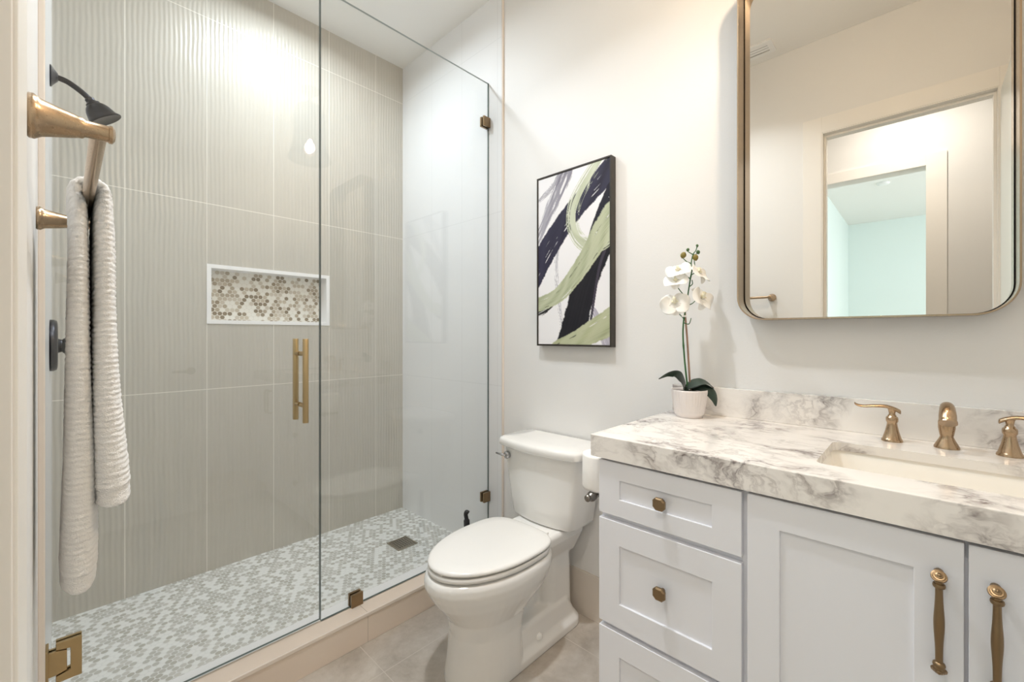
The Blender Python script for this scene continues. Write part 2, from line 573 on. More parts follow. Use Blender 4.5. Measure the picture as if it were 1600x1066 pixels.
struct('baseboard_left', bx(-0.049, -0.0262, 0.558, 1.612, 0.0, 0.13), 'base_tile', bev=0.001)
# bathroom door lining, stops and casings
bm = BM()
box(bm, -0.14, -0.0255, 0.453, 0.476, 0.0, 2.509); box(bm, -0.14, -0.0255, -0.283, -0.262, 0.0, 2.509)
box(bm, -0.14, -0.0255, -0.262, 0.453, 2.488, 2.509)
box(bm, -0.115, -0.065, 0.441, 0.453, 0.0, 2.476); box(bm, -0.115, -0.065, -0.262, -0.25, 0.0, 2.476)
box(bm, -0.115, -0.065, -0.262, 0.453, 2.473, 2.488)
struct('trim_6', bm, 'trim', bev=0.001)
bm = BM()
for xa, xb in ((-0.034, -0.0228), (-0.152, -0.138)):
    box(bm, xa, xb, 0.459, 0.556, 0.0, 2.59); box(bm, xa, xb, -0.366, -0.268, 0.0, 2.59); box(bm, xa, xb, -0.268, 0.459, 2.494, 2.59)
struct('trim_7', bm, 'trim', bev=0.0015)
# open bathroom door, folded back into the room
d = struct('door_1', bx(-0.018, 0.672, -0.303, -0.270, 0.01, 2.466), 'door', bev=0.0015)
bm = BM()
prism(bm, [(0.10, 0.25), (0.56, 0.25), (0.56, 1.10), (0.10, 1.10)], 'y', -0.2705, -0.2685)
prism(bm, [(0.10, 1.24), (0.56, 1.24), (0.56, 2.34), (0.10, 2.34)], 'y', -0.2705, -0.2685)
struct('door_panel', bm, 'door', parent=d, bev=0.001)
bm = BM()
lathe(bm, [(0.026, 0), (0.026, 0.008), (0.012, 0.012), (0.011, 0.05)], (0.61, -0.270, 1.0), (0, 1, 0))
tube(bm, [(0.61, -0.222, 1.0), (0.58, -0.222, 1.0), (0.50, -0.222, 1.0)], [0.010, 0.010, 0.008])
struct('door_handle', bm, 'brass', parent=d)

# hall outside the door
HX0, HX1, HY0, HY1 = -1.20, -0.14, -1.7, 2.3
struct('floor_hall', bx(-6.0, HX1, -2.7, 2.5, -0.1, 0.0), paint('hall_floor_wood', srgb(176, 156, 132), 0.4))
struct('ceiling_hall', bx(-1.32, HX1, -1.8, 2.4, ZC, ZC + 0.1), 'ceiling')
struct('wall_hall_near', bx(-0.14, -0.13, -1.8, -0.41, 0.0, ZC), 'wall')
struct('wall_hall_left', bx(-1.32, HX1, HY1, HY1 + 0.1, 0.0, ZC), 'wall')
struct('wall_hall_right', bx(-1.32, HX1, HY0 - 0.1, HY0, 0.0, ZC), 'wall')
bm = BM()
box(bm, -1.32, HX0, HY0, -0.02, 0.0, ZC); box(bm, -1.32, HX0, 0.79, HY1, 0.0, ZC); box(bm, -1.32, HX0, -0.02, 0.79, 2.515, ZC)
struct('wall_hall_far', bm, 'wall')
bm = BM()
box(bm, -1.2, -1.185, -0.114, -0.005, 0.0, 2.584); box(bm, -1.2, -1.185, 0.775, 0.884, 0.0, 2.584); box(bm, -1.2, -1.185, -0.005, 0.775, 2.50, 2.584)
box(bm, -1.32, -1.19, -0.02, -0.004, 0.0, 2.515); box(bm, -1.32, -1.19, 0.774, 0.79, 0.0, 2.515); box(bm, -1.32, -1.19, -0.004, 0.774, 2.499, 2.515)
struct('trim_8', bm, 'trim', bev=0.001)
# bedroom seen through both doorways in the mirror
M['blue_wall'] = paint('bedroom_wall', srgb(226, 236, 234), 0.6)
struct('ceiling_bedroom', bx(-5.92, -1.32, -2.7, 1.02, ZC, ZC + 0.1), 'ceiling')
struct('wall_bedroom_far', bx(-5.92, -5.82, -2.7, 1.02, 0.0, ZC), 'blue_wall')
struct('wall_bedroom_left', bx(-5.82, -1.32, 0.92, 1.02, 0.0, ZC), 'blue_wall')
bm = BM()
box(bm, -5.82, -4.6, -2.7, -2.6, 0.0, ZC); box(bm, -2.4, -1.32, -2.7, -2.6, 0.0, ZC)
box(bm, -4.6, -2.4, -2.7, -2.6, 0.0, 0.6); box(bm, -4.6, -2.4, -2.7, -2.6, 2.5, ZC)
struct('wall_bedroom_right', bm, 'blue_wall')
bm = BM()
for a in ((-4.6, -4.54, 0.6, 2.5), (-2.46, -2.4, 0.6, 2.5), (-3.53, -3.47, 0.6, 2.5), (-4.6, -2.4, 0.6, 0.66), (-4.6, -2.4, 2.44, 2.5)):
    box(bm, a[0], a[1], -2.68, -2.62, a[2], a[3])
struct('window_1', bm, 'trim')

# ================================================================== LIGHTS OF THE PLACE, PLUS ONE ADDED FILL
def area(name, loc, rot, sx, sy, power, col):
    l = bpy.data.lights.new(name, 'AREA'); l.shape = 'RECTANGLE'; l.size = sx; l.size_y = sy; l.energy = power; l.color = col
    o = bpy.data.objects.new(name, l); COL.objects.link(o); o.location = loc; o.rotation_euler = rot
    return o
area('window_daylight', (-3.5, -2.72, 1.55), (radians(90), 0, 0), 2.1, 1.8, P_WINDOW, (0.92, 0.965, 1.0))

def downlight(x, y, power, col, spread, label, name='recessed_downlight', r=0.055):
    t = thing(name, label, 'ceiling light', (x, y, ZC - 0.006), 'recessed ceiling lights')
    bm = BM(); lathe(bm, [(r + 0.02, -0.002), (r + 0.021, 0.002), (r + 0.002, 0.005), (r + 0.002, -0.002)], (x, y, ZC - 0.005), (0, 0, 1), cap0=False, cap1=False)
    obj('trim_ring', bm, 'liner', t)
    bm = BM(); lathe(bm, [(r, 0.0), (r, 0.0008)], (x, y, ZC - 0.0015), (0, 0, 1))
    obj('lens', bm, emitter('lens_glow', col + (1,), 6.0), t)
    l = bpy.data.lights.new('downlight_beam', 'AREA'); l.shape = 'DISK'; l.size = 2 * r; l.energy = power; l.color = col; l.spread = radians(spread)
    o = bpy.data.objects.new('downlight_beam', l); COL.objects.link(o); o.location = (x, y, ZC - 0.008)
downlight(0.80, 2.06, P_SHOWER, (0.86, 0.94, 1.0), 165, 'round recessed ceiling light inside the shower')
downlight(0.66, 0.98, P_FILL, (0.93, 0.965, 1.0), 120, 'added fill light, shaped as a round recessed light in the bathroom ceiling')  # invented fill light, put in to brighten the room
downlight(-0.67, 0.10, P_HALL, (1.0, 0.92, 0.83), 175, 'round recessed ceiling light in the hall outside the door')

# pendant over the vanity (seen as a reflection in the shower glass)
LX, LY = 1.26, 0.143
t = thing('pendant_lamp', 'bell-shaped smoky glass pendant lamp hanging over the vanity, reflected in the shower glass', 'lamp', (LX, LY, 2.545))
bm = BM(); lathe(bm, [(0.068, 3.075), (0.068, 3.06), (0.05, 3.045), (0.014, 3.038), (0.010, 2.985), (0.03, 2.98), (0.03, 2.955)], (LX, LY, 0))
obj('canopy', bm, 'frame_metal', t)
bm = BM(); lathe(bm, [(0.018, 2.955), (0.018, 2.90), (0.007, 2.90), (0.007, 2.73), (0.018, 2.73), (0.018, 2.70)], (LX, LY, 0), seg=16)
obj('bulb_holder', bm, 'frame_metal', t)
sh = [(0.030, 2.962), (0.072, 2.955), (0.100, 2.93), (0.112, 2.88), (0.110, 2.80), (0.112, 2.70), (0.130, 2.61), (0.150, 2.553)]
bm = BM(); lathe(bm, sh + [(r - 0.004, h + 0.001) for r, h in sh[::-1]], (LX, LY, 0), seg=40, cap0=False, cap1=False)
obj('glass_shade', bm, 'shade_glass', t)
def bulb(z0, s):
    prof = [(0.012, 0.0), (0.014, -0.012), (0.026, -0.035), (0.030, -0.055), (0.026, -0.075), (0.014, -0.087), (0.001, -0.090)]
    bm = BM(); lathe(bm, [(r * s, h * s + z0) for r, h in prof[::-1]], (LX, LY, 0), seg=20)
    return bm
M['bulb'] = emitter('warm_bulb', (1.0, 0.77, 0.53, 1), P_VANITY * 2 / (pi * 0.0150))
obj('bulb', bulb(2.70, 1.0), 'bulb', t)

# ================================================================== VANITY
VX = 1.05
v = thing('vanity_cabinet', 'white shaker vanity cabinet with three drawers and two doors under the marble top', 'cabinet', (1.33, 0.143, 0.0))
bm = BM()
prism(bm, [(VX + 0.018, 0.10), (VX + 0.075, 0.10), (VX + 0.075, 0.0), (1.598, 0.0), (1.598, 0.905), (VX + 0.018, 0.905)], 'y', 0.649, 0.667)
prism(bm, [(VX + 0.018, 0.10), (VX + 0.075, 0.10), (VX + 0.075, 0.0), (1.598, 0.0), (1.598, 0.905), (VX + 0.018, 0.905)], 'y', -0.382, -0.364)
box(bm, VX + 0.018, 1.59, -0.364, 0.649, 0.10, 0.118); box(bm, VX + 0.075, VX + 0.09, -0.364, 0.649, 0.0, 0.10)
box(bm, 1.588, 1.598, -0.364, 0.649, 0.118, 0.905)
box(bm, VX + 0.018, VX + 0.036, -0.364, 0.282, 0.87, 0.905); box(bm, VX + 0.018, VX + 0.036, 0.300, 0.649, 0.87, 0.905); box(bm, VX + 0.018, 1.588, 0.282, 0.300, 0.118, 0.905)
box(bm, VX + 0.018, VX + 0.036, -0.07, -0.03, 0.118, 0.87)
for zz in (0.744, 0.44): box(bm, VX + 0.018, VX + 0.036, 0.300, 0.649, zz - 0.02, zz + 0.02)
obj('carcass', bm, 'cabinet', v, bev=0.001)
def shaker(name, y0, y1, z0, z1, rail_y=0.065, rail_z=0.065, recess=0.006):
    bm = BM()
    plate_with_hole(bm, [(y0, z0), (y1, z0), (y1, z1), (y0, z1)], [(y0 + rail_y, z0 + rail_z), (y1 - rail_y, z0 + rail_z), (y1 - rail_y, z1 - rail_z), (y0 + rail_y, z1 - rail_z)], 'x', VX, VX + 0.018)
    box(bm, VX + recess, VX + 0.018, y0 + rail_y - 0.002, y1 - rail_y + 0.002, z0 + rail_z - 0.002, z1 - rail_z + 0.002)
    return obj(name, bm, 'cabinet', v, bev=0.0012)
def knob(parent, y, z):
    bm = BM()
    lathe(bm, [(0.006, 0.0), (0.005, -0.012), (0.008, -0.018)], (VX + 0.006, y, z), (1, 0, 0), seg=16)
    def oct_(h, c): return [(y - h, z - h + c), (y - h + c, z - h), (y + h - c, z - h), (y + h, z - h + c), (y + h, z + h - c), (y + h - c, z + h), (y - h + c, z + h), (y - h, z + h - c)]
    rs = []
    for xx, h, c in ((-0.010, 0.012, 0.0055), (-0.013, 0.0155, 0.0075), (-0.017, 0.0165, 0.0082), (-0.020, 0.0160, 0.0080), (-0.0225, 0.0135, 0.0068), (-0.0232, 0.0125, 0.0064)):
        rs.append([(VX + xx, a, b) for a, b in oct_(h, c)])
    rings(bm, rs, smooth=False)
    return obj('knob', bm, 'antique', parent)
for z0, z1, rz in ((0.7515, 0.899, 0.0475), (0.447, 0.7365, 0.0655), (0.125, 0.4325, 0.0655)):
    dr = shaker('drawer', 0.2965, 0.667, z0, z1, 0.064, rz)
    knob(dr, 0.4815, (z0 + z1) / 2 + (0.008 if z0 < 0.6 else 0))
def pull(parent, y, z0, z1):
    bm = BM()
    L = z1 - z0
    xg = VX - 0.026
    for zz, s in ((z1 - 0.012, 1), (z0 + 0.012, -1)):
        ax = Vector((-0.75, 0, 0.66 * s)).normalized()
        lathe(bm, [(0.0065, 0.0), (0.006, 0.02), (0.0055, 0.026)], (VX + 0.003, y, zz), (-1, 0, 0), seg=16)
        lathe(bm, [(0.0098, -0.003), (0.0108, -0.0015), (0.0103, 0.001), (0.0082, 0.0014), (0.0077, 0.003), (0.0054, 0.0032), (0.0049, 0.005), (0.0025, 0.0054), (0.001, 0.007)], Vector((VX - 0.020, y, zz)), ax, seg=24)
        lathe(bm, [(0.0078, 0.0), (0.0085, 0.003), (0.0078, 0.006), (0.0056, 0.008)], (xg, y, zz - s * 0.010), (0, 0, -s), seg=20)
    n = 24
    prof = []
    for i in range(n + 1):
        s = i / n
        prof.append((0.0049 + 0.0023 * math.exp(-((s - 0.52) / 0.2) ** 2), z0 + 0.018 + (L - 0.036) * s))
    lathe(bm, prof, (xg, y, 0), (0, 0, 1), seg=20)
    return obj('pull_handle', bm, 'antique', parent, smooth=40)
d1 = shaker('cabinet_door', -0.0475, 0.2850, 0.125, 0.899, 0.0625, 0.064)
pull(d1, -0.017, 0.668, 0.852)
d2 = shaker('cabinet_door', -0.382, -0.0525, 0.125, 0.899, 0.0625, 0.064)
pull(d2, -0.0825, 0.668, 0.852)

# marble top with sink cut-out
CZ = 0.968
SX0, SX1, SY0, SY1 = 1.150, 1.418, -0.253, 0.176
bm = BM()
plate_with_hole(bm, [(1.062, -0.408), (1.609, -0.408), (1.609, 0.6885), (1.062, 0.6885)], rrect(SX0, SX1, SY0, SY1, 0.022, 6), 'z', 0.946, CZ)
prism(bm, [(1.0405, 0.907), (1.062, 0.907), (1.062, CZ), (1.0425, CZ), (1.041, CZ - 0.0006), (1.0405, CZ - 0.002)], 'y', -0.408, 0.6885)
box(bm, 1.062, 1.609, 0.669, 0.6885, 0.907, 0.946)
tag(obj('countertop', bm, 'marble'), 'thick white marble countertop with grey veins on the vanity', 'countertop')
tag(obj('backsplash', bx(1.5905, 1.6095, -0.408, 0.6885, CZ, 1.066), 'marble', bev=0.0015), 'low marble backsplash strip along the wall behind the faucet', 'backsplash')
# undermount basin
t = thing('sink', 'white rectangular undermount sink set into the marble countertop', 'sink', ((SX0 + SX1) / 2, (SY0 + SY1) / 2, 0.80))
bm = BM()
rs = []
for ins, z, r in ((-0.005, 0.9458, 0.024), (-0.003, 0.94, 0.026), (0.010, 0.90, 0.034), (0.024, 0.855, 0.045), (0.042, 0.828, 0.055), (0.085, 0.815, 0.045)):
    rs.append([(a, b, z) for a, b in rrect(SX0 + ins, SX1 - ins, SY0 + ins, SY1 - ins, r, 8)])
rings(bm, rs, cap0=False)
bo = [[(a, b, z) for a, b in rrect(SX0 - e, SX1 + e, SY0 - e, SY1 + e, 0.03, 8)] for e, z in ((0.012, 0.9458), (0.012, 0.80))]
rings(bm, bo, cap0=False)
obj('basin', bm, 'basin', t)
bm = BM(); lathe(bm, [(0.022, 0.8152), (0.022, 0.8175), (0.018, 0.8185), (0.004, 0.8185)], ((SX0 + SX1) / 2, (SY0 + SY1) / 2, 0))
obj('drain', bm, 'brass', t)

# faucet: spout and two lever handles
FX = 1.527
FAU = t = thing('faucet', 'champagne bronze three-piece faucet with two lever handles behind the sink', 'faucet', (FX, -0.039, CZ))
bm = BM()
lathe(bm, [(0.0238, 0.0), (0.0238, 0.004), (0.0222, 0.007), (0.0215, 0.009), (0.0150, 0.022), (0.0122, 0.029), (0.0140, 0.038), (0.0158, 0.050), (0.0160, 0.060), (0.0145, 0.074), (0.0115, 0.086)], (FX, -0.039, CZ), seg=36)
sb = obj('spout_base', bm, 'brass', t, smooth=50)
bm = BM()
pth = smooth_path([(FX, -0.039, CZ + 0.076), (FX - 0.006, -0.039, CZ + 0.098), (FX - 0.030, -0.039, CZ + 0.105), (FX - 0.058, -0.039, CZ + 0.093), (FX - 0.074, -0.039, CZ + 0.072)], 8)
n = len(pth)
tube(bm, pth, [0.0100 + 0.0058 * min(1, i / (n - 1) * 1.25) + (0.0012 if i > n - 4 else 0) for i in range(n)], 24)
obj('spout', bm, 'brass', t, smooth=50)
def faucet_handle(y, s):
    bm = BM()
    lathe(bm, [(0.0222, 0.0), (0.0222, 0.0035), (0.0205, 0.007), (0.0196, 0.008), (0.0145, 0.026), (0.0112, 0.042), (0.0104, 0.049), (0.0126, 0.053), (0.0130, 0.059), (0.0122, 0.064), (0.0096, 0.066), (0.0082, 0.070)], (FX, y, CZ), seg=32)
    t = obj('handle', bm, 'brass', FAU, smooth=50)
    bm = BM()
    lathe(bm, [(0.0082, 0.068), (0.0065, 0.073), (0.0080, 0.082), (0.0095, 0.086)], (FX, y, CZ), seg=20)
    pts = smooth_path([(FX, y - s * 0.018, CZ + 0.078), (FX, y - s * 0.007, CZ + 0.085), (FX, y + s * 0.012, CZ + 0.091), (FX - 0.004, y + s * 0.036, CZ + 0.0905), (FX - 0.008, y + s * 0.058, CZ + 0.0880), (FX - 0.011, y + s * 0.072, CZ + 0.0905), (FX - 0.012, y + s * 0.078, CZ + 0.0955)], 6)
    n = len(pts)
    rs = []
    for i, p in enumerate(pts):
        f = i / (n - 1)
        w = 0.0035 + 0.0075 * sin(pi * min(1, (f + 0.12) / 1.12)) ** 0.7
        h = 0.003 + 0.0030 * (1 - f)
        if i in (0, n - 1): w *= 0.45; h *= 0.5
        rs.append([(p.x + w * cos(2 * pi * k / 12), p.y, p.z + h * sin(2 * pi * k / 12)) for k in range(12)])
    rings(bm, rs)
    obj('lever', bm, 'brass', t, smooth=60)
faucet_handle(0.0635, 1)
faucet_handle(-0.1425, -1)

# mirror
t = thing('wall_mirror', 'tall rounded-corner wall mirror in a slim brass frame above the sink', 'mirror', (1.60, 0.143, 1.297))
MY0, MY1, MZ0, MZ1, MR = -0.1620, 0.4470, 1.2990, 2.46, 0.076
bm = BM()
plate_with_hole(bm, rrect(MY0, MY1, MZ0, MZ1, MR, 12), rrect(MY0 + 0.004, MY1 - 0.004, MZ0 + 0.004, MZ1 - 0.004, MR - 0.004, 12), 'x', 1.534, 1.6085)
obj('frame', bm, 'frame_metal', t, bev=0.0008, smooth=40)
bm = BM()
prism(bm, rrect(MY0 + 0.0065, MY1 - 0.0065, MZ0 + 0.0065, MZ1 - 0.0065, MR - 0.0065, 12), 'x', 1.600, 1.607)
obj('mirror_glass', bm, 'mirror', t)
bm = BM()
prism(bm, rrect(MY0 + 0.0035, MY1 - 0.0035, MZ0 + 0.0035, MZ1 - 0.0035, MR - 0.0035, 12), 'x', 1.6075, 1.6095)
obj('backing', bm, 'gap', t)

# ================================================================== TOILET
TY = 1.205
t = thing('toilet', 'white two-piece toilet with closed lid between the shower curb and the vanity', 'toilet', (1.25, TY, 0.0))
def egg(xf, xb, hw, z, n=48, ex=2.0, front=0.60, sq=2.6):
    # outline pointing to -X, blunt at the back
    out = []
    xc = xf + (xb - xf) * front
    for i in range(n):
        a = 2 * pi * i / n
        c, s = cos(a), sin(a)
        if c < 0:
            x = xc + (xc - xf) * (-abs(c) ** (2 / ex)); y = hw * math.copysign(abs(s) ** (2 / ex), s)
        else:
            x = xc + (xb - xc) * abs(c) ** (2 / sq); y = hw * math.copysign(abs(s) ** (2 / sq), s)
        out.append((x, TY + y, z))
    return out
bm = BM()
rings(bm, [egg(a[0], a[1], a[2], a[3], sq=a[4]) for a in ((0.938, 1.215, 0.130, 0.0, 4.5), (0.940, 1.215, 0.128, 0.03, 4.5), (0.952, 1.213, 0.122, 0.10, 4.5), (0.962, 1.215, 0.120, 0.17, 4.5), (0.954, 1.23, 0.126, 0.225, 4.0),
    (0.925, 1.28, 0.146, 0.265, 3.2), (0.893, 1.34, 0.168, 0.305, 2.8), (0.868, 1.37, 0.183, 0.345, 2.6), (0.855, 1.38, 0.189, 0.372, 2.6), (0.857, 1.38, 0.188, 0.396, 2.6), (0.865, 1.375, 0.182, 0.409, 2.6), (0.885, 1.36, 0.165, 0.412, 2.6))])
# deck under the tank
rings(bm, [[(x, TY + y, z) for x, y in rrect(1.29, 1.595, -w, w, 0.03, 6)] for w, z in ((0.075, 0.30), (0.105, 0.36), (0.122, 0.395), (0.125, 0.425), (0.115, 0.437))])
# trapway column, web and stepped foot
rings(bm, [[(x, TY + y, z) for x, y in rrect(xa, 1.555, -w, w, 0.045, 6)] for xa, w, z in ((1.375, 0.092, 0.0), (1.375, 0.090, 0.12), (1.38, 0.088, 0.24), (1.39, 0.084, 0.31), (1.42, 0.074, 0.36))])
rings(bm, [[(x, TY + y, z) for x, y in rrect(1.17, 1.42, -w, w, 0.02, 6)] for w, z in ((0.040, 0.0), (0.038, 0.22), (0.055, 0.36))])
rings(bm, [[(x, TY + y, z) for x, y in rrect(1.12, xb, -w, w, r, 8)] for xb, w, r, z in ((1.578, 0.128, 0.06, 0.0), (1.578, 0.127, 0.06, 0.028), (1.56, 0.108, 0.05, 0.055), (1.52, 0.100, 0.04, 0.12), (1.51, 0.085, 0.04, 0.132))])
o = obj('bowl', bm, 'porcelain', t)
md = o.modifiers.new('remesh', 'REMESH'); md.mode = 'VOXEL'; md.voxel_size = 0.0045; md.use_smooth_shade = True
md = o.modifiers.new('smooth', 'SMOOTH'); md.factor = 0.5; md.iterations = 4
def slab(rows):
    bm = BM(); rings(bm, rows); return bm
obj('seat', slab([egg(0.874, 1.345, 0.175, 0.4175, sq=3.4), egg(0.869, 1.348, 0.180, 0.4200, sq=3.4), egg(0.870, 1.348, 0.179, 0.4325, sq=3.4), egg(0.874, 1.345, 0.175, 0.4345, sq=3.4)]), 'seat', t)
obj('lid', slab([egg(0.876, 1.348, 0.174, 0.4395, sq=3.6), egg(0.8705, 1.352, 0.180, 0.4425, sq=3.6), egg(0.8695, 1.353, 0.181, 0.447, sq=3.6), egg(0.873, 1.350, 0.178, 0.4525, sq=3.6), egg(0.882, 1.343, 0.170, 0.4555, sq=3.6), egg(0.93, 1.31, 0.13, 0.4575, sq=3.4), egg(1.02, 1.22, 0.05, 0.4583)]), 'seat', t)
bm = BM(); box(bm, 0.880, 0.905, TY - 0.028, TY - 0.002, 0.4335, 0.4405)
obj('lid_bumper', bm, 'seat', t)
for s in (-1, 1):
    bm = BM()
    rings(bm, [[(x, TY + s * 0.075 + y, z) for x, y in rrect(1.325, 1.375, -0.022, 0.022, 0.012, 5)] for z in (0.425, 0.4375, 0.446)])
    obj('seat_hinge', bm, 'seat', t)
def tank_ring(xf, xb, hw, z, bow, n=14, rc=0.035):
    out = []
    # front edge bowed, rounded corners, straight back
    ys = [hw - rc - (2 * (hw - rc)) * i / n for i in range(n + 1)]
    pts = [(xb, hw - 0.012), (xb - 0.012, hw)]
    for i in range(5):
        a = radians(90 * i / 5)
        pts.append((xf + bow + rc - rc * sin(a) - 0.0, hw - rc + rc * cos(a)))
    for y in ys:
        pts.append((xf + bow * (abs(y) / (hw - rc)) ** 2, y))
    for i in range(1, 6):
        a = radians(90 * i / 5)
        pts.append((xf + bow + rc - rc * cos(a), -(hw - rc) - rc * sin(a)))
    pts += [(xb - 0.012, -hw), (xb, -hw + 0.012)]
    return [(x, TY + y, z) for x, y in pts]
bm = BM()
rings(bm, [tank_ring(xf, 1.595, hw, z, bw) for xf, hw, z, bw in ((1.416, 0.155, 0.440, 0.018), (1.404, 0.166, 0.443, 0.019), (1.400, 0.170, 0.452, 0.020), (1.393, 0.180, 0.52, 0.022), (1.382, 0.200, 0.66, 0.026), (1.378, 0.208, 0.744, 0.028))])
obj('tank', bm, 'porcelain', t, smooth=50)
bm = BM()
rings(bm, [tank_ring(xf, 1.597, hw, z, bw) for xf, hw, z, bw in ((1.374, 0.212, 0.7425, 0.028), (1.361, 0.2235, 0.746, 0.028), (1.356, 0.228, 0.752, 0.028), (1.356, 0.228, 0.772, 0.028), (1.360, 0.224, 0.780, 0.028), (1.372, 0.214, 0.7845, 0.028), (1.43, 0.15, 0.7865, 0.02))])
obj('tank_lid', bm, 'porcelain', t, smooth=45)
bm = BM()
lathe(bm, [(0.017, 0.0), (0.017, 0.009), (0.014, 0.014), (0.008, 0.016)], (1.400, TY + 0.168, 0.705), (-1, 0, 0), seg=20)
tube(bm, [(1.386, TY + 0.168, 0.705), (1.380, TY + 0.19, 0.706), (1.378, TY + 0.222, 0.708)], [0.005, 0.0055, 0.0035], 12)
obj('flush_lever', bm, 'chrome', t)
for s in (-1, 1):
    bm = BM(); lathe(bm, [(0.017, 0.0), (0.0165, 0.008), (0.012, 0.016), (0.004, 0.0195)], (1.297, TY + s * 0.103, 0.055), (0, 0, 1), seg=20)
    obj('bolt_cap', bm, 'porcelain', t, smooth=60)

# small dark hooked handle standing behind the toilet
t = thing('toilet_brush', 'dark grey hooked handle standing up behind the toilet lid beside the curb', 'brush', (1.293, 1.535, 0.0))
bm = BM(); lathe(bm, [(0.042, 0.0), (0.044, 0.01), (0.038, 0.12), (0.030, 0.20), (0.012, 0.215)], (1.293, 1.535, 0.0), seg=24)
obj('holder', bm, 'dark', t)
bm = BM(); tube(bm, smooth_path([(1.293, 1.535, 0.21), (1.293, 1.535, 0.33), (1.292, 1.535, 0.39), (1.289, 1.538, 0.418), (1.292, 1.535, 0.429), (1.298, 1.529, 0.424)], 6), [0.016] * 7 + [0.014] * 6 + [0.0095] * 18, 12)
obj('handle', bm, 'dark', t)

# toilet paper on a holder fixed to the vanity side
t = thing('paper_holder', 'brushed nickel toilet paper holder fixed to the vanity side beside the tank', 'toilet paper holder', (1.15, 0.70, 0.765))
bm = BM()
lathe(bm, [(0.024, 0.0), (0.024, 0.006), (0.012, 0.012), (0.010, 0.075)], (1.20, 0.667, 0.757), (0, 1, 0), seg=24)
obj('wall_post', bm, 'nickel', t)
bm = BM()
lathe(bm, [(0.007, 0.0), (0.0105, 0.003), (0.0105, 0.010), (0.007, 0.014), (0.009, 0.018), (0.015, 0.024), (0.016, 0.034), (0.011, 0.042), (0.010, 0.12)], (1.088, 0.735, 0.757), (1, 0, 0), seg=24)
obj('arm', bm, 'nickel', t, smooth=50)
bm = BM(); lathe(bm, [(0.030, 0.776), (0.032, 0.780), (0.030, 0.7830), (0.004, 0.7832)], (1.163, 0.735, -0.012), seg=24)
obj('rest_plate', bm, 'nickel', t)
bm = BM()
lathe(bm, [(0.020, 0.7835), (0.050, 0.7835), (0.0535, 0.787), (0.055, 0.793), (0.055, 0.886), (0.0535, 0.891), (0.050, 0.893), (0.020, 0.893), (0.020, 0.7835)], (1.163, 0.735, -0.012), seg=48, cap0=False, cap1=False)
tp = obj('toilet_paper', bm, 'paper', smooth=50)
tag(tp, 'white toilet paper roll standing on the holder between tank and vanity', 'toilet paper')

# ================================================================== SHOWER GLASS AND FITTINGS
def pane(name, x0, x1, z0, z1, parent):
    bm = BM()
    box(bm, x0, x1, YG, YG + 0.010, z0, z1, 1)
    for f in bm.faces:
        if abs(f.calc_center_median().y - YG) < 1e-4 or abs(f.calc_center_median().y - YG - 0.010) < 1e-4:
            f.material_index = 0
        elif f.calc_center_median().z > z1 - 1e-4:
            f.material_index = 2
    return obj(name, bm, ['glass', 'glass_edge', 'lit_top_edge'], parent)
t = thing('shower_door', 'frameless clear glass shower door with gold handle, left of the fixed panel', 'shower door', (0.33, YG, 0.13))
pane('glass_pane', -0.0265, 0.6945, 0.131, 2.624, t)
# one ladder pull on each side of the pane
for yy, s in ((YG - 0.045, 1), (YG + 0.055, -1)):
    bm = BM()
    x = 0.6235
    lathe(bm, [(0.0095, 0.922), (0.0105, 0.924), (0.0105, 1.2345), (0.0095, 1.2365)], (x, yy, 0), seg=20)
    face = YG if s > 0 else YG + 0.010
    hb = obj('handle', bm, 'gold', t, smooth=40)
    for z in (0.985, 1.180):
        bm = BM()
        lathe(bm, [(0.0085, 0.0), (0.0085, abs(face - yy))], (x, yy, z), (0, s, 0), seg=16)
        obj('standoff', bm, 'gold', hb, smooth=40)
def glass_hinge(z):
    z0, z1 = z - 0.054, z + 0.054
    bm = BM()
    for ya, yb in ((YG - 0.009, YG), (YG + 0.010, YG + 0.019)):
        prism(bm, [(-0.018, z0), (0.0325, z0), (0.0325, z1), (-0.018, z1), (-0.018, z + 0.036), (0.010, z + 0.030), (0.010, z - 0.030), (-0.018, z - 0.036)], 'y', ya, yb)
    h = obj('hinge', bm, 'gold', t, bev=0.001)
    bm = BM()
    for ya, yb in ((YG - 0.008, YG), (YG + 0.010, YG + 0.018)):
        prism(bm, [(-0.0365, z - 0.033), (-0.018, z - 0.033), (0.0035, z - 0.027), (0.0035, z + 0.027), (-0.018, z + 0.033), (-0.0365, z + 0.033)], 'y', ya, yb)
    box(bm, -0.0375, -0.0315, YG - 0.02, YG + 0.03, z - 0.045, z + 0.045)
    obj('hinge_knuckle', bm, 'gold', h, bev=0.001)
glass_hinge(0.354)
glass_hinge(2.35)
t = thing('glass_panel', 'fixed frameless clear glass panel beside the toilet, right of the shower door', 'glass panel', (1.15, YG, 0.12))
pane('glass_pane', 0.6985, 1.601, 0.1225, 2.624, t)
def clip(parts):
    bm = BM()
    for b in parts: box(bm, *b)
    obj('clip', bm, 'antique', t, bev=0.0012)
for z in (2.405, 0.375):
    clip([(1.556, 1.603, YG - 0.012, YG, z - 0.026, z + 0.026), (1.556, 1.603, YG + 0.010, YG + 0.022, z - 0.026, z + 0.026)])
clip([(0.818, 0.869, YG - 0.012, YG, 0.1205, 0.172), (0.818, 0.869, YG + 0.010, YG + 0.022, 0.1205, 0.172)])

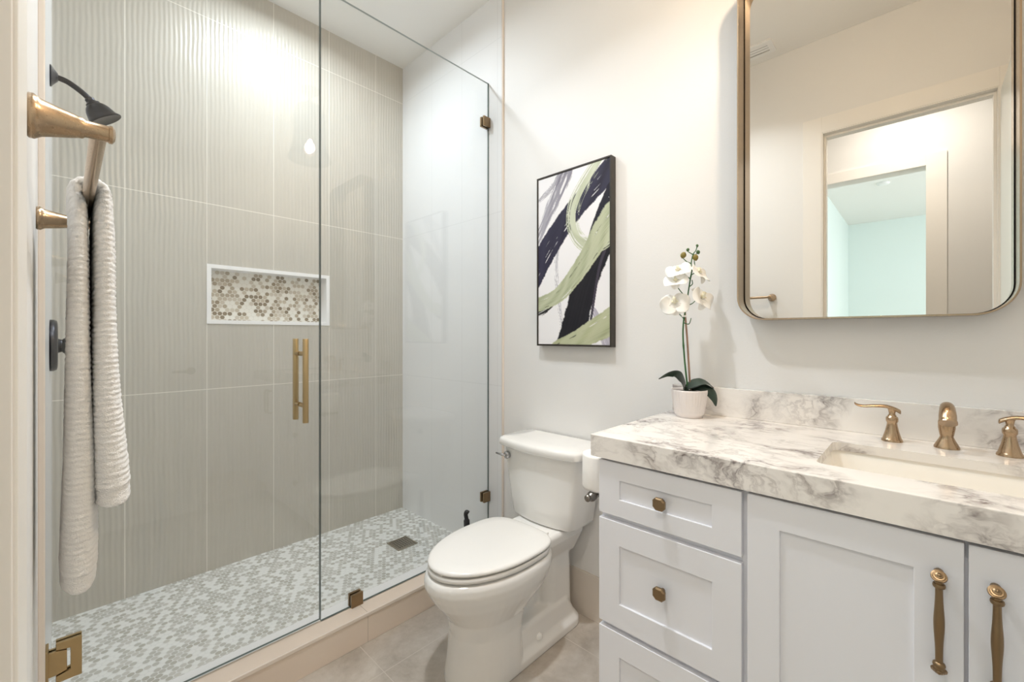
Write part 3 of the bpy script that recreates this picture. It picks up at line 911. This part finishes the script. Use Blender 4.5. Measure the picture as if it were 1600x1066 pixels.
# shower head
SHY = 2.2
t = thing('shower_sprayer', 'black shower head on a curved arm at the left shower wall', 'shower head', (-0.037, SHY, 2.05))
bm = BM(); lathe(bm, [(0.036, 0.0), (0.036, 0.003), (0.030, 0.007), (0.018, 0.016), (0.013, 0.020)], (-0.0375, SHY, 2.157), (1, 0, 0))
obj('flange', bm, 'bronze', t, smooth=50)
bm = BM(); tube(bm, smooth_path([(-0.02, SHY, 2.157), (0.005, SHY, 2.152), (0.03, SHY, 2.138), (0.048, SHY, 2.125), (0.062, SHY, 2.111)], 6), 0.0095, 14)
obj('arm', bm, 'bronze', t)
ax = Vector((0.56, 0, -0.83)).normalized()
bm = BM()
lathe(bm, [(0.011, -0.004), (0.0145, 0.0), (0.0145, 0.008), (0.018, 0.012), (0.022, 0.015), (0.0215, 0.019), (0.030, 0.026), (0.037, 0.038), (0.0415, 0.052), (0.045, 0.064), (0.052, 0.071), (0.0535, 0.075), (0.0515, 0.0775), (0.040, 0.075), (0.002, 0.074)], Vector((0.061, SHY, 2.112)), ax, seg=36)
obj('head', bm, 'bronze', t, smooth=40)
t = thing('shower_valve', 'round black shower valve plate with knob low on the left shower wall', 'shower valve', (-0.037, SHY, 1.125))
bm = BM(); lathe(bm, [(0.090, 0.0), (0.090, 0.010), (0.086, 0.017), (0.074, 0.0195), (0.03, 0.020)], (-0.0375, SHY, 1.2145), (1, 0, 0), seg=48)
obj('plate', bm, 'bronze', t, smooth=50)
bm = BM(); lathe(bm, [(0.028, 0.018), (0.024, 0.022), (0.022, 0.030), (0.026, 0.033), (0.027, 0.046), (0.024, 0.049)], (-0.0375, SHY, 1.2125), (1, 0, 0), seg=28)
obj('knob', bm, 'bronze', t, smooth=50)
# floor drain
t = thing('shower_drain', 'small square metal drain grate in the shower floor mosaic', 'drain', (1.322, 2.133, 0.071))
bm = BM()
sq = lambda h: [(1.322 - h, 2.133 - h), (1.322 + h, 2.133 - h), (1.322 + h, 2.133 + h), (1.322 - h, 2.133 + h)]
plate_with_hole(bm, sq(0.062), sq(0.053), 'z', 0.070, 0.0745)
for i in range(7):
    for k in range(2):
        c = -0.045 + i * 0.015
        if k: box(bm, 1.322 + c - 0.003, 1.322 + c + 0.003, 2.08, 2.186, 0.070, 0.0735)
        else: box(bm, 1.269, 1.375, 2.133 + c - 0.003, 2.133 + c + 0.003, 0.070, 0.0732)
obj('grate', bm, 'drain', t)
obj('drain_well', bx(1.262, 1.382, 2.073, 2.193, 0.0705, 0.0715), 'gap', t)

# ================================================================== TOWEL BAR AND TOWEL
BX, BZ = 0.0285, 1.498
t = thing('towel_bar', 'champagne bronze towel bar on two flared posts on the left wall', 'towel bar', (BX, 1.04, BZ))
for yy, xw in ((0.727, -0.0305), (1.352, -0.0430)):
    bm = BM()
    L = BX - xw
    lathe(bm, [(0.0225, 0.0), (0.0245, 0.002), (0.0245, 0.006), (0.0225, 0.009), (0.0205, 0.012), (0.0170, L * 0.42), (0.0140, L * 0.62), (0.0125, L * 0.70), (0.0122, L * 0.76), (0.0100, L * 0.80), (0.0098, L + 0.0085), (0.0108, L + 0.009), (0.0108, L + 0.012), (0.007, L + 0.0145), (0.003, L + 0.015)], (xw, yy, BZ), (1, 0, 0), seg=32)
    obj('post', bm, 'brass', t, smooth=45)
bm = BM(); lathe(bm, [(0.0082, 0.727), (0.0082, 1.352)], (BX, 0, BZ), (0, 1, 0), seg=24)
obj('bar', bm, 'brass', t, smooth=45)

random.seed(4)
def towel():
    Y0, Y1 = 1.055, 1.318
    # centre line in X-Z: up the wall side, over the bar, down the room side; (x, z, half thickness)
    path = [(0.0170, 0.806, 0.0240), (0.0185, 1.00, 0.0215), (0.0175, 1.15, 0.0175), (0.0165, 1.30, 0.0145), (0.0165, 1.42, 0.0125), (0.0155, 1.48, 0.0115)]
    for i in range(1, 8):
        a = pi - pi * i / 8
        path.append((0.031 + 0.0195 * cos(a), 1.503 + 0.0205 * sin(a), 0.0105))
    path += [(0.0490, 1.48, 0.0130), (0.0500, 1.42, 0.0145), (0.0510, 1.30, 0.0150), (0.0530, 1.15, 0.0190), (0.0570, 1.03, 0.0240), (0.0605, 0.944, 0.0275)]
    P = smooth_path([Vector((x, h, z)) for x, z, h in path], 10)
    # resample evenly
    cum = [0]
    for a, b in zip(P, P[1:]): cum.append(cum[-1] + math.hypot(b.x - a.x, b.z - a.z))
    L = cum[-1]; N = 620
    out = []
    k = 0
    for i in range(N + 1):
        s = L * i / N
        while k < len(cum) - 2 and cum[k + 1] < s: k += 1
        f = (s - cum[k]) / max(cum[k + 1] - cum[k], 1e-9)
        out.append(P[k].lerp(P[k + 1], f))
    bm = BM()
    nr = 44
    rs = []
    def nz(a, b): return 0.5 * sin(a * 1.7 + 2.1 * sin(b * 1.3)) + 0.5 * sin(a * 0.61 - b * 2.3)
    for i, p in enumerate(out):
        q0, q1 = out[max(i - 1, 0)], out[min(i + 1, N)]
        tx, tz = q1.x - q0.x, q1.z - q0.z
        l = math.hypot(tx, tz); nx, nzv = -tz / l, tx / l
        s = L * i / N
        rib = 0.0019 * (abs(sin(pi * s / 0.0096 + 0.5 * sin(s * 23))) ** 0.6) - 0.0006
        e = min(s, L - s)
        if e < 0.028: rib = -0.0010          # flat hem
        shr = 1.0 if e > 0.006 else 0.72 + 0.28 * math.sqrt(e / 0.006)
        hgt = p.y * shr
        flare = 0.012 * (e < 0.3) * (1 - e / 0.3)
        r = []
        for k2 in range(nr):
            a = 2 * pi * k2 / nr
            c, sn = cos(a), sin(a)
            cy = math.copysign(abs(c) ** (2 / 5.0), c); ch = math.copysign(abs(sn) ** (2 / 2.6), sn)
            g = 1 + 0.05 * nz(s * 9, a)
            hh = (hgt + rib + random.uniform(-0.0010, 0.0010)) * g
            yy = (Y0 + Y1) / 2 + cy * ((Y1 - Y0) / 2 + flare + rib + random.uniform(-0.0014, 0.0014) + 0.004 * nz(s * 5, 1.0))
            r.append((p.x + nx * hh * ch, yy, p.z + nzv * hh * ch))
        rs.append(r)
    rings(bm, rs)
    return bm
tw = obj('towel', towel(), 'towel', smooth=180)
tag(tw, 'white ribbed terry towel draped over the bronze towel bar', 'towel')

# ================================================================== WALL ART
AY0, AY1, AZ0, AZ1 = 0.941, 1.348, 1.200, 2.002
t = thing('wall_art', 'tall abstract painting of black and sage brushstrokes in a dark frame', 'painting', (1.59, (AY0 + AY1) / 2, AZ0))
bm = BM()
fr = lambda e: [(AY0 + e, AZ0 + e), (AY1 - e, AZ0 + e), (AY1 - e, AZ1 - e), (AY0 + e, AZ1 - e)]
plate_with_hole(bm, fr(0.0), fr(0.0075), 'x', 1.574, 1.6095)
obj('frame', bm, 'art_frame', t, bev=0.0008)

def paint_canvas():
    NU, NV = 170, 330
    W, H = (AY1 - AY0) - 0.017, (AZ1 - AZ0) - 0.017
    u = np.linspace(0, 1, NU)[None, :].repeat(NV, 0); v = np.linspace(0, 1, NV)[:, None].repeat(NU, 1)
    col = np.zeros((NV, NU, 3)) + np.array(srgb(232, 231, 233)[:3])
    rng = np.random.default_rng(7)
    X, Y = u * W, v * H
    def vnoise(x, seed):
        r = np.random.default_rng(seed).random(4096)
        i = np.floor(x).astype(int); f = x - i; f = f * f * (3 - 2 * f)
        return r[i % 4096] * (1 - f) + r[(i + 1) % 4096] * f
    def stroke(pts, hw, c, seed, dry=0.15, fade=1.0, edge=0.004, c2=None):
        nonlocal col
        P = np.array([tuple(q) for q in smooth_path([(a * W, b * H, 0) for a, b in pts], 10)])[:, :2]
        hwv = np.interp(np.linspace(0, 1, len(P)), np.linspace(0, 1, len(hw)), hw)
        best = np.full(X.shape, 9.0); cc = np.zeros(X.shape); ss = np.zeros(X.shape)
        s0 = 0
        for k in range(len(P) - 1):
            a, b = P[k], P[k + 1]; d = b - a; L = np.hypot(*d) + 1e-9
            tt = np.clip(((X - a[0]) * d[0] + (Y - a[1]) * d[1]) / L ** 2, 0, 1)
            ex, ey = X - a[0] - tt * d[0], Y - a[1] - tt * d[1]
            h = hwv[k] * (1 - tt) + hwv[k + 1] * tt
            q = np.hypot(ex, ey) / h
            m = q < best
            best = np.where(m, q, best)
            sg = np.sign(d[0] * ey - d[1] * ex)
            cc = np.where(m, q * sg, cc); ss = np.where(m, s0 + tt * L, ss)
            s0 += L
        bris = 0.6 * vnoise(cc * 9 + 50, seed) + 0.4 * vnoise(cc * 24 + 90, seed + 1)
        rag = 0.06 * (vnoise(ss * 60 + 5, seed + 2) - 0.5) + 0.06 * (vnoise(ss * 190 + 5, seed + 5) - 0.5)
        a = np.clip((1 - best + rag) / 0.07, 0, 1)
        gaps = bris * 0.75 + 0.25 * vnoise(ss * 40 + cc * 3 + 40, seed + 3)
        lim = dry * (0.55 + 0.9 * np.abs(cc))
        a *= np.clip((gaps - lim) / 0.06 + 0.5, 0, 1) * fade
        base = np.array(srgb(*c)[:3]); 
        tone = (0.80 + 0.4 * vnoise(cc * 14 + ss * 2 + 30, seed + 4))[..., None]
        cl = base * tone
        if c2 is not None:
            f = vnoise(ss * 18 + cc * 2 + 20, seed + 6)[..., None]
            cl = cl * (1 - f) + np.array(srgb(*c2)[:3]) * f
        col = col * (1 - a[..., None]) + cl * a[..., None]
    stroke([(0.414, 0.005), (0.272, 0.126), (0.115, 0.246), (-0.03, 0.36)], [0.045, 0.04, 0.03, 0.028], (92, 88, 106), 11, 0.34, 0.85, c2=(150, 148, 160))
    stroke([(0.017, 0.126), (0.226, 0.067), (0.364, 0.0)], [0.012, 0.02, 0.024], (110, 106, 122), 21, 0.45, 0.6)
    stroke([(0.333, 0.407), (0.272, 0.523), (0.318, 0.765), (0.364, 0.909)], [0.014, 0.022, 0.02, 0.02], (150, 148, 158), 31, 0.62, 0.6)
    stroke([(0.8, 0.81), (0.879, 0.889), (0.98, 1.011)], [0.012, 0.02, 0.03], (164, 158, 176), 41, 0.3, 0.8)
    stroke([(-0.10, 0.60), (0.0, 0.524), (0.257, 0.366), (0.554, 0.225), (0.853, 0.118), (1.06, 0.045)], [0.062, 0.062, 0.058, 0.052, 0.052, 0.058], (34, 32, 48), 51, 0.16, 1.0, c2=(52, 50, 70))
    stroke([(1.06, 0.185), (0.904, 0.29), (0.774, 0.392)], [0.05, 0.032, 0.016], (30, 28, 40), 61, 0.22)
    stroke([(0.904, 0.46), (0.747, 0.594), (0.638, 0.726), (0.554, 0.863), (0.453, 1.02)], [0.055, 0.062, 0.066, 0.070, 0.075], (24, 23, 30), 71, 0.08)
    stroke([(0.937, 0.491), (0.86, 0.598), (0.76, 0.866)], [0.008, 0.007, 0.006], (60, 54, 66), 81, 0.2)
    stroke([(0.0, 0.80), (0.163, 0.765), (0.318, 0.70), (0.525, 0.60), (0.66, 0.53)], [0.030, 0.03, 0.028, 0.024, 0.02], (30, 30, 32), 91, 0.36)
    stroke([(0.90, -0.02), (0.693, 0.089), (0.554, 0.19), (0.511, 0.291), (0.568, 0.382), (0.706, 0.444), (0.879, 0.45), (1.06, 0.40)], [0.034, 0.036, 0.040, 0.036, 0.034, 0.036, 0.036, 0.04], (178, 184, 158), 101, 0.38, c2=(200, 205, 184))
    stroke([(1.06, 0.325), (0.904, 0.39), (0.747, 0.492), (0.525, 0.618), (0.288, 0.716), (-0.06, 0.768)], [0.075, 0.058, 0.046, 0.042, 0.036, 0.033], (168, 174, 144), 111, 0.20, c2=(190, 195, 168))
    stroke([(1.06, 0.865), (0.8, 0.923), (0.582, 0.974), (0.288, 1.028)], [0.062, 0.052, 0.045, 0.04], (164, 169, 134), 121, 0.16, c2=(184, 188, 158))
    bm = BM()
    vs = [[bm.verts.new((1.577, AY1 - 0.0085 - W * i / (NU - 1), AZ1 - 0.0085 - H * k / (NV - 1))) for i in range(NU)] for k in range(NV)]
    for k in range(NV - 1):
        for i in range(NU - 1):
            bm.faces.new((vs[k][i], vs[k][i + 1], vs[k + 1][i + 1], vs[k + 1][i]))
    # stretched edge and back
    b0 = [bm.verts.new((1.600, y, z)) for y, z in ((AY1 - 0.0085, AZ1 - 0.0085), (AY0 + 0.0085, AZ1 - 0.0085), (AY0 + 0.0085, AZ0 + 0.0085), (AY1 - 0.0085, AZ0 + 0.0085))]
    bm.faces.new(b0)
    bm.verts.index_update()
    me_cols = np.ones((NV * NU + 4, 4)); me_cols[:NV * NU, :3] = col.reshape(-1, 3)
    return bm, me_cols
bm, cols = paint_canvas()
c = obj('canvas', bm, 'canvas', t)
at = c.data.color_attributes.new('paint', 'FLOAT_COLOR', 'POINT')
at.data.foreach_set('color', cols.astype(np.float32).ravel())

# ================================================================== ORCHID
OX, OY = 1.500, 0.590
t = thing('potted_orchid', 'white orchid in a small fluted white pot on the corner of the marble top', 'potted plant', (OX, OY, CZ))
RU = Vector((0.6931, -0.7207, 0)); RD = Vector((0.7207, 0.6931, 0)); ORG = Vector((OX, OY, CZ))
def op(u, z, d=0.0): return ORG + RU * u + RD * d + Vector((0, 0, z))
bm = BM()
seg = 144
prof = [(0.0425, 0.0), (0.0425, 0.006), (0.0470, 0.010), (0.0500, 0.020), (0.0553, 0.060), (0.0585, 0.088), (0.0590, 0.0945), (0.0560, 0.0945), (0.0545, 0.084)]
rs = []
for r, h in prof:
    flu = 0.0012 if 0.008 < h < 0.09 and r > 0.05 else 0.0
    rs.append([ORG + Vector((cos(2 * pi * i / seg), sin(2 * pi * i / seg), 0)) * (r + flu * cos(2 * pi * i / seg * 36)) + Vector((0, 0, h)) for i in range(seg)])
rings(bm, rs, cap1=False)
pot = obj('pot', bm, 'pot', t)
bm = BM(); lathe(bm, [(0.0545, 0.080), (0.0545, 0.084), (0.02, 0.090), (0.002, 0.091)], ORG, (0, 0, 1), seg=32)
obj('moss', bm, 'soil', t)
bm = BM()
st = [(-0.005, 0.086), (-0.0073, 0.1161), (-0.0148, 0.1863), (-0.0211, 0.274), (-0.0192, 0.3304), (-0.0117, 0.3743), (0.0027, 0.4683), (0.009, 0.5028), (0.009, 0.5091), (0.0071, 0.531), (0.0134, 0.5623), (0.0228, 0.5749), (0.0272, 0.5887)]
sp = smooth_path([op(a, b) for a, b in st], 6)
tube(bm, sp, [0.0032 - 0.0018 * i / len(sp) + (0.0007 if i % 11 == 5 else 0) for i in range(len(sp))], 10)
for br in ([(0.0071, 0.531), (-0.0073, 0.5385), (-0.0179, 0.5511)], [(0.009, 0.5091), (0.0203, 0.5247), (0.0209, 0.5435)], [(0.0134, 0.5623), (0.004, 0.569), (-0.0023, 0.5749)], [(0.0134, 0.5623), (0.0228, 0.562), (0.0303, 0.566)],
           [(-0.0185, 0.325), (0.0009, 0.321), (0.0103, 0.3417)], [(-0.0192, 0.340), (-0.0255, 0.349), (-0.0324, 0.3586), (-0.045, 0.385)], [(-0.006, 0.41), (-0.022, 0.428), (-0.0349, 0.4464), (-0.045, 0.462)], [(0.003, 0.452), (0.0134, 0.4608), (0.0134, 0.4746)], [(0.006, 0.49), (0.018, 0.497), (0.026, 0.497)], [(0.003, 0.478), (-0.015, 0.495), (-0.03, 0.503)], [(-0.010, 0.385), (0.012, 0.392), (0.03, 0.408)]):
    b = smooth_path([op(*q, 0.004 * k) for k, q in enumerate(br)], 5)
    tube(bm, b, [0.0019 - 0.0006 * i / len(b) for i in range(len(b))], 8)
obj('stem', bm, 'stem', t, smooth=180)
bm = BM(); tube(bm, [op(0.008, 0.086, 0.004), op(0.004, 0.1205, 0.004), op(-0.0054, 0.274, 0.004), op(-0.0136, 0.368, 0.004)], 0.0034, 10)
obj('stake', bm, 'stake', t, smooth=60)
bm = BM(); lathe(bm, [(0.0085, 0.345), (0.0085, 0.351)], op(-0.0165, 0, 0.002), (0, 0, 1), seg=14)
obj('plant_tie', bm, 'paper', t)

def blade(path, widths, side, thick=0.0016, cup=0.25, n=10, m=8):
    # leaf or petal: centre line, half widths, side direction
    P = smooth_path(path, n)
    Wd = np.interp(np.linspace(0, 1, len(P)), np.linspace(0, 1, len(widths)), widths)
    bm = BM()
    top, bot = [], []
    for i, p in enumerate(P):
        d = (P[min(i + 1, len(P) - 1)] - P[max(i - 1, 0)]).normalized()
        s = Vector(side) - d * d.dot(Vector(side)); s.normalize()
        nn = s.cross(d).normalized()
        a, b = [], []
        for k in range(-m, m + 1):
            f = k / m
            q = p + s * (f * Wd[i]) + nn * (cup * Wd[i] * f * f)
            e = thick * (1 - f * f * 0.9)
            a.append(bm.verts.new(q + nn * e)); b.append(bm.verts.new(q - nn * e))
        top.append(a); bot.append(b)
    n2 = 2 * m + 1
    for i in range(len(P) - 1):
        for k in range(n2 - 1):
            for L_ in (top, bot):
                f = bm.faces.new((L_[i][k], L_[i][k + 1], L_[i + 1][k + 1], L_[i + 1][k])); f.smooth = True
        for k in (0, n2 - 1):
            bm.faces.new((top[i][k], top[i + 1][k], bot[i + 1][k], bot[i][k]))
    for i in (0, len(P) - 1):
        for k in range(n2 - 1):
            bm.faces.new((top[i][k], top[i][k + 1], bot[i][k + 1], bot[i][k]))
    return bm
lw = [0.008, 0.018, 0.024, 0.024, 0.019, 0.011, 0.001]
obj('leaf', blade([op(-0.014, 0.088, 0.0), op(-0.020, 0.120, -0.004), op(-0.042, 0.150, -0.006), (op(-0.075, 0.150, -0.008)), op(-0.109, 0.131, -0.010)], lw, RD * 0.8 + Vector((0, 0, -0.6)) + RU * 0.2, cup=-0.22), 'leaf', t)
obj('leaf', blade([op(-0.020, 0.092, -0.004), op(0.005, 0.112, -0.014), op(0.035, 0.121, -0.018), op(0.060, 0.114, -0.018), op(0.078, 0.100, -0.016)], [0.008, 0.020, 0.026, 0.025, 0.020, 0.012, 0.002], RD + Vector((0, 0, 0.35)), cup=-0.15), 'leaf', t)
obj('leaf', blade([op(0.008, 0.096, -0.002), op(0.035, 0.104, -0.016), op(0.060, 0.090, -0.030), op(0.072, 0.066, -0.036), op(0.075, 0.042, -0.038)], [0.008, 0.014, 0.019, 0.019, 0.016, 0.010, 0.002], RU * 0.75 + RD * 0.3 + Vector((0, 0, 0.6)), cup=0.2), 'leaf', t)

def flower(u, z, d, scale, face, spin):
    fc = Vector(face).normalized()
    a, b, _ = frame_of(fc)
    c = op(u, z, d)
    bm_all = BM()
    def add(bm2):
        me = bpy.data.meshes.new('petal_tmp'); bm2.to_mesh(me); bm2.free(); bm_all.from_mesh(me); bpy.data.meshes.remove(me)
    def petal(ang, L, w, bend):
        dr = a * cos(ang) + b * sin(ang)
        sd = fc.cross(dr)
        pts = [c + fc * 0.001, c + dr * L * 0.3 + fc * 0.006 * scale, c + dr * L * 0.7 + fc * (0.007 + bend) * scale, c + dr * L + fc * bend * 1.2 * scale]
        add(blade(pts, [0.12 * w, 0.62 * w, 0.95 * w, 1.0 * w, 0.92 * w, 0.68 * w, 0.2 * w], sd, 0.0005, -0.18, 6, 6))
    s = scale
    for an, L, w, bd in ((90, 0.032, 0.0145, -0.004), (215, 0.031, 0.0140, -0.005), (325, 0.031, 0.0140, -0.005), (18, 0.037, 0.0255, 0.003), (162, 0.037, 0.0255, 0.003)):
        petal(radians(an) + spin, L * s, w * s, bd)
    fl = obj('flower', bm_all, 'petal', t, smooth=180)
    bm2 = BM()
    dn = (a * cos(radians(270) + spin) + b * sin(radians(270) + spin))
    tube(bm2, [c + fc * 0.002, c + fc * 0.009 * s + dn * 0.004 * s, c + fc * 0.012 * s + dn * 0.011 * s, c + fc * 0.009 * s + dn * 0.016 * s], [0.0025 * s, 0.0042 * s, 0.0048 * s, 0.0015 * s], 10)
    for k in (-1, 1):
        sd = fc.cross(dn) * k
        tube(bm2, [c + fc * 0.005 * s, c + fc * 0.009 * s + sd * 0.006 * s + dn * 0.003 * s, c + fc * 0.012 * s + sd * 0.008 * s], [0.002 * s, 0.003 * s, 0.001 * s], 8)
    obj('lip', bm2, 'lip', fl, smooth=180)
TC = -RD
flower(-0.0556, 0.3931, -0.012, 1.32, TC + RU * -0.25 + Vector((0, 0, 0.1)), 0.15)
flower(0.0322, 0.4088, -0.016, 1.34, TC * 0.8 + RU * 0.5 + Vector((0, 0, 0.25)), -0.35)
flower(-0.0386, 0.5028, -0.004, 1.12, TC * 0.6 + RU * -0.35 + Vector((0, 0, 0.55)), 0.3)
flower(0.0285, 0.4940, -0.002, 1.22, TC * 0.55 + RU * 0.55 + Vector((0, 0, 0.5)), -0.2)
flower(-0.0493, 0.4652, -0.010, 1.08, TC * 0.6 + RU * -0.4 + Vector((0, 0, 0.7)), 0.1)
for (u, z), r, m in (((-0.0211, 0.5592), 0.0100, 'bud'), ((0.0209, 0.5511), 0.0100, 'bud'), ((-0.0054, 0.578), 0.0055, 'green_bud'), ((0.0303, 0.5699), 0.0065, 'green_bud'), ((0.0272, 0.5924), 0.0045, 'green_bud')):
    bm = BM()
    lathe(bm, [(r * 0.15, -r * 1.15), (r * 0.7, -r * 0.75), (r, -0.1 * r), (r * 0.9, r * 0.5), (r * 0.5, r), (r * 0.08, r * 1.18)], op(u, z, -0.002), Vector((0, 0, 1)) + RU * (0.4 if u < 0 else -0.3), seg=18)
    obj('bud', bm, m, t, smooth=180)

# ================================================================== CEILING FITTINGS SEEN IN THE MIRROR
t = thing('ceiling_vent', 'white slotted ceiling vent seen in the mirror near the top left', 'vent', (0.13, 0.78, ZC - 0.012))
bm = BM(); plate_with_hole(bm, rrect(0.062, 0.202, 0.682, 0.90, 0.004, 3), rrect(0.087, 0.177, 0.712, 0.87, 0.003, 3), 'z', ZC - 0.010, ZC - 0.0005)
obj('frame', bm, 'liner', t, bev=0.001)
obj('backing', bx(0.08, 0.184, 0.705, 0.877, ZC - 0.0015, ZC - 0.0006), 'gap', t)
for i in range(3):
    x = 0.105 + i * 0.027
    bm = BM(); prism(bm, [(x - 0.007, ZC - 0.0085), (x + 0.006, ZC - 0.004), (x + 0.007, ZC - 0.0025), (x - 0.006, ZC - 0.007)], 'y', 0.709, 0.873)
    obj('slat', bm, 'liner', t)
bm = BM(); lathe(bm, [(0.062, 0.0), (0.062, -0.008), (0.055, -0.02), (0.03, -0.026), (0.003, -0.027)], (-3.584, 0.36, ZC - 0.0005), (0, 0, 1), seg=32)
tag(obj('smoke_detector', bm, 'liner', smooth=50), 'round white smoke detector on the far bedroom ceiling in the mirror', 'smoke detector')

for o in bpy.data.objects:
    if '_o' in o: del o['_o']
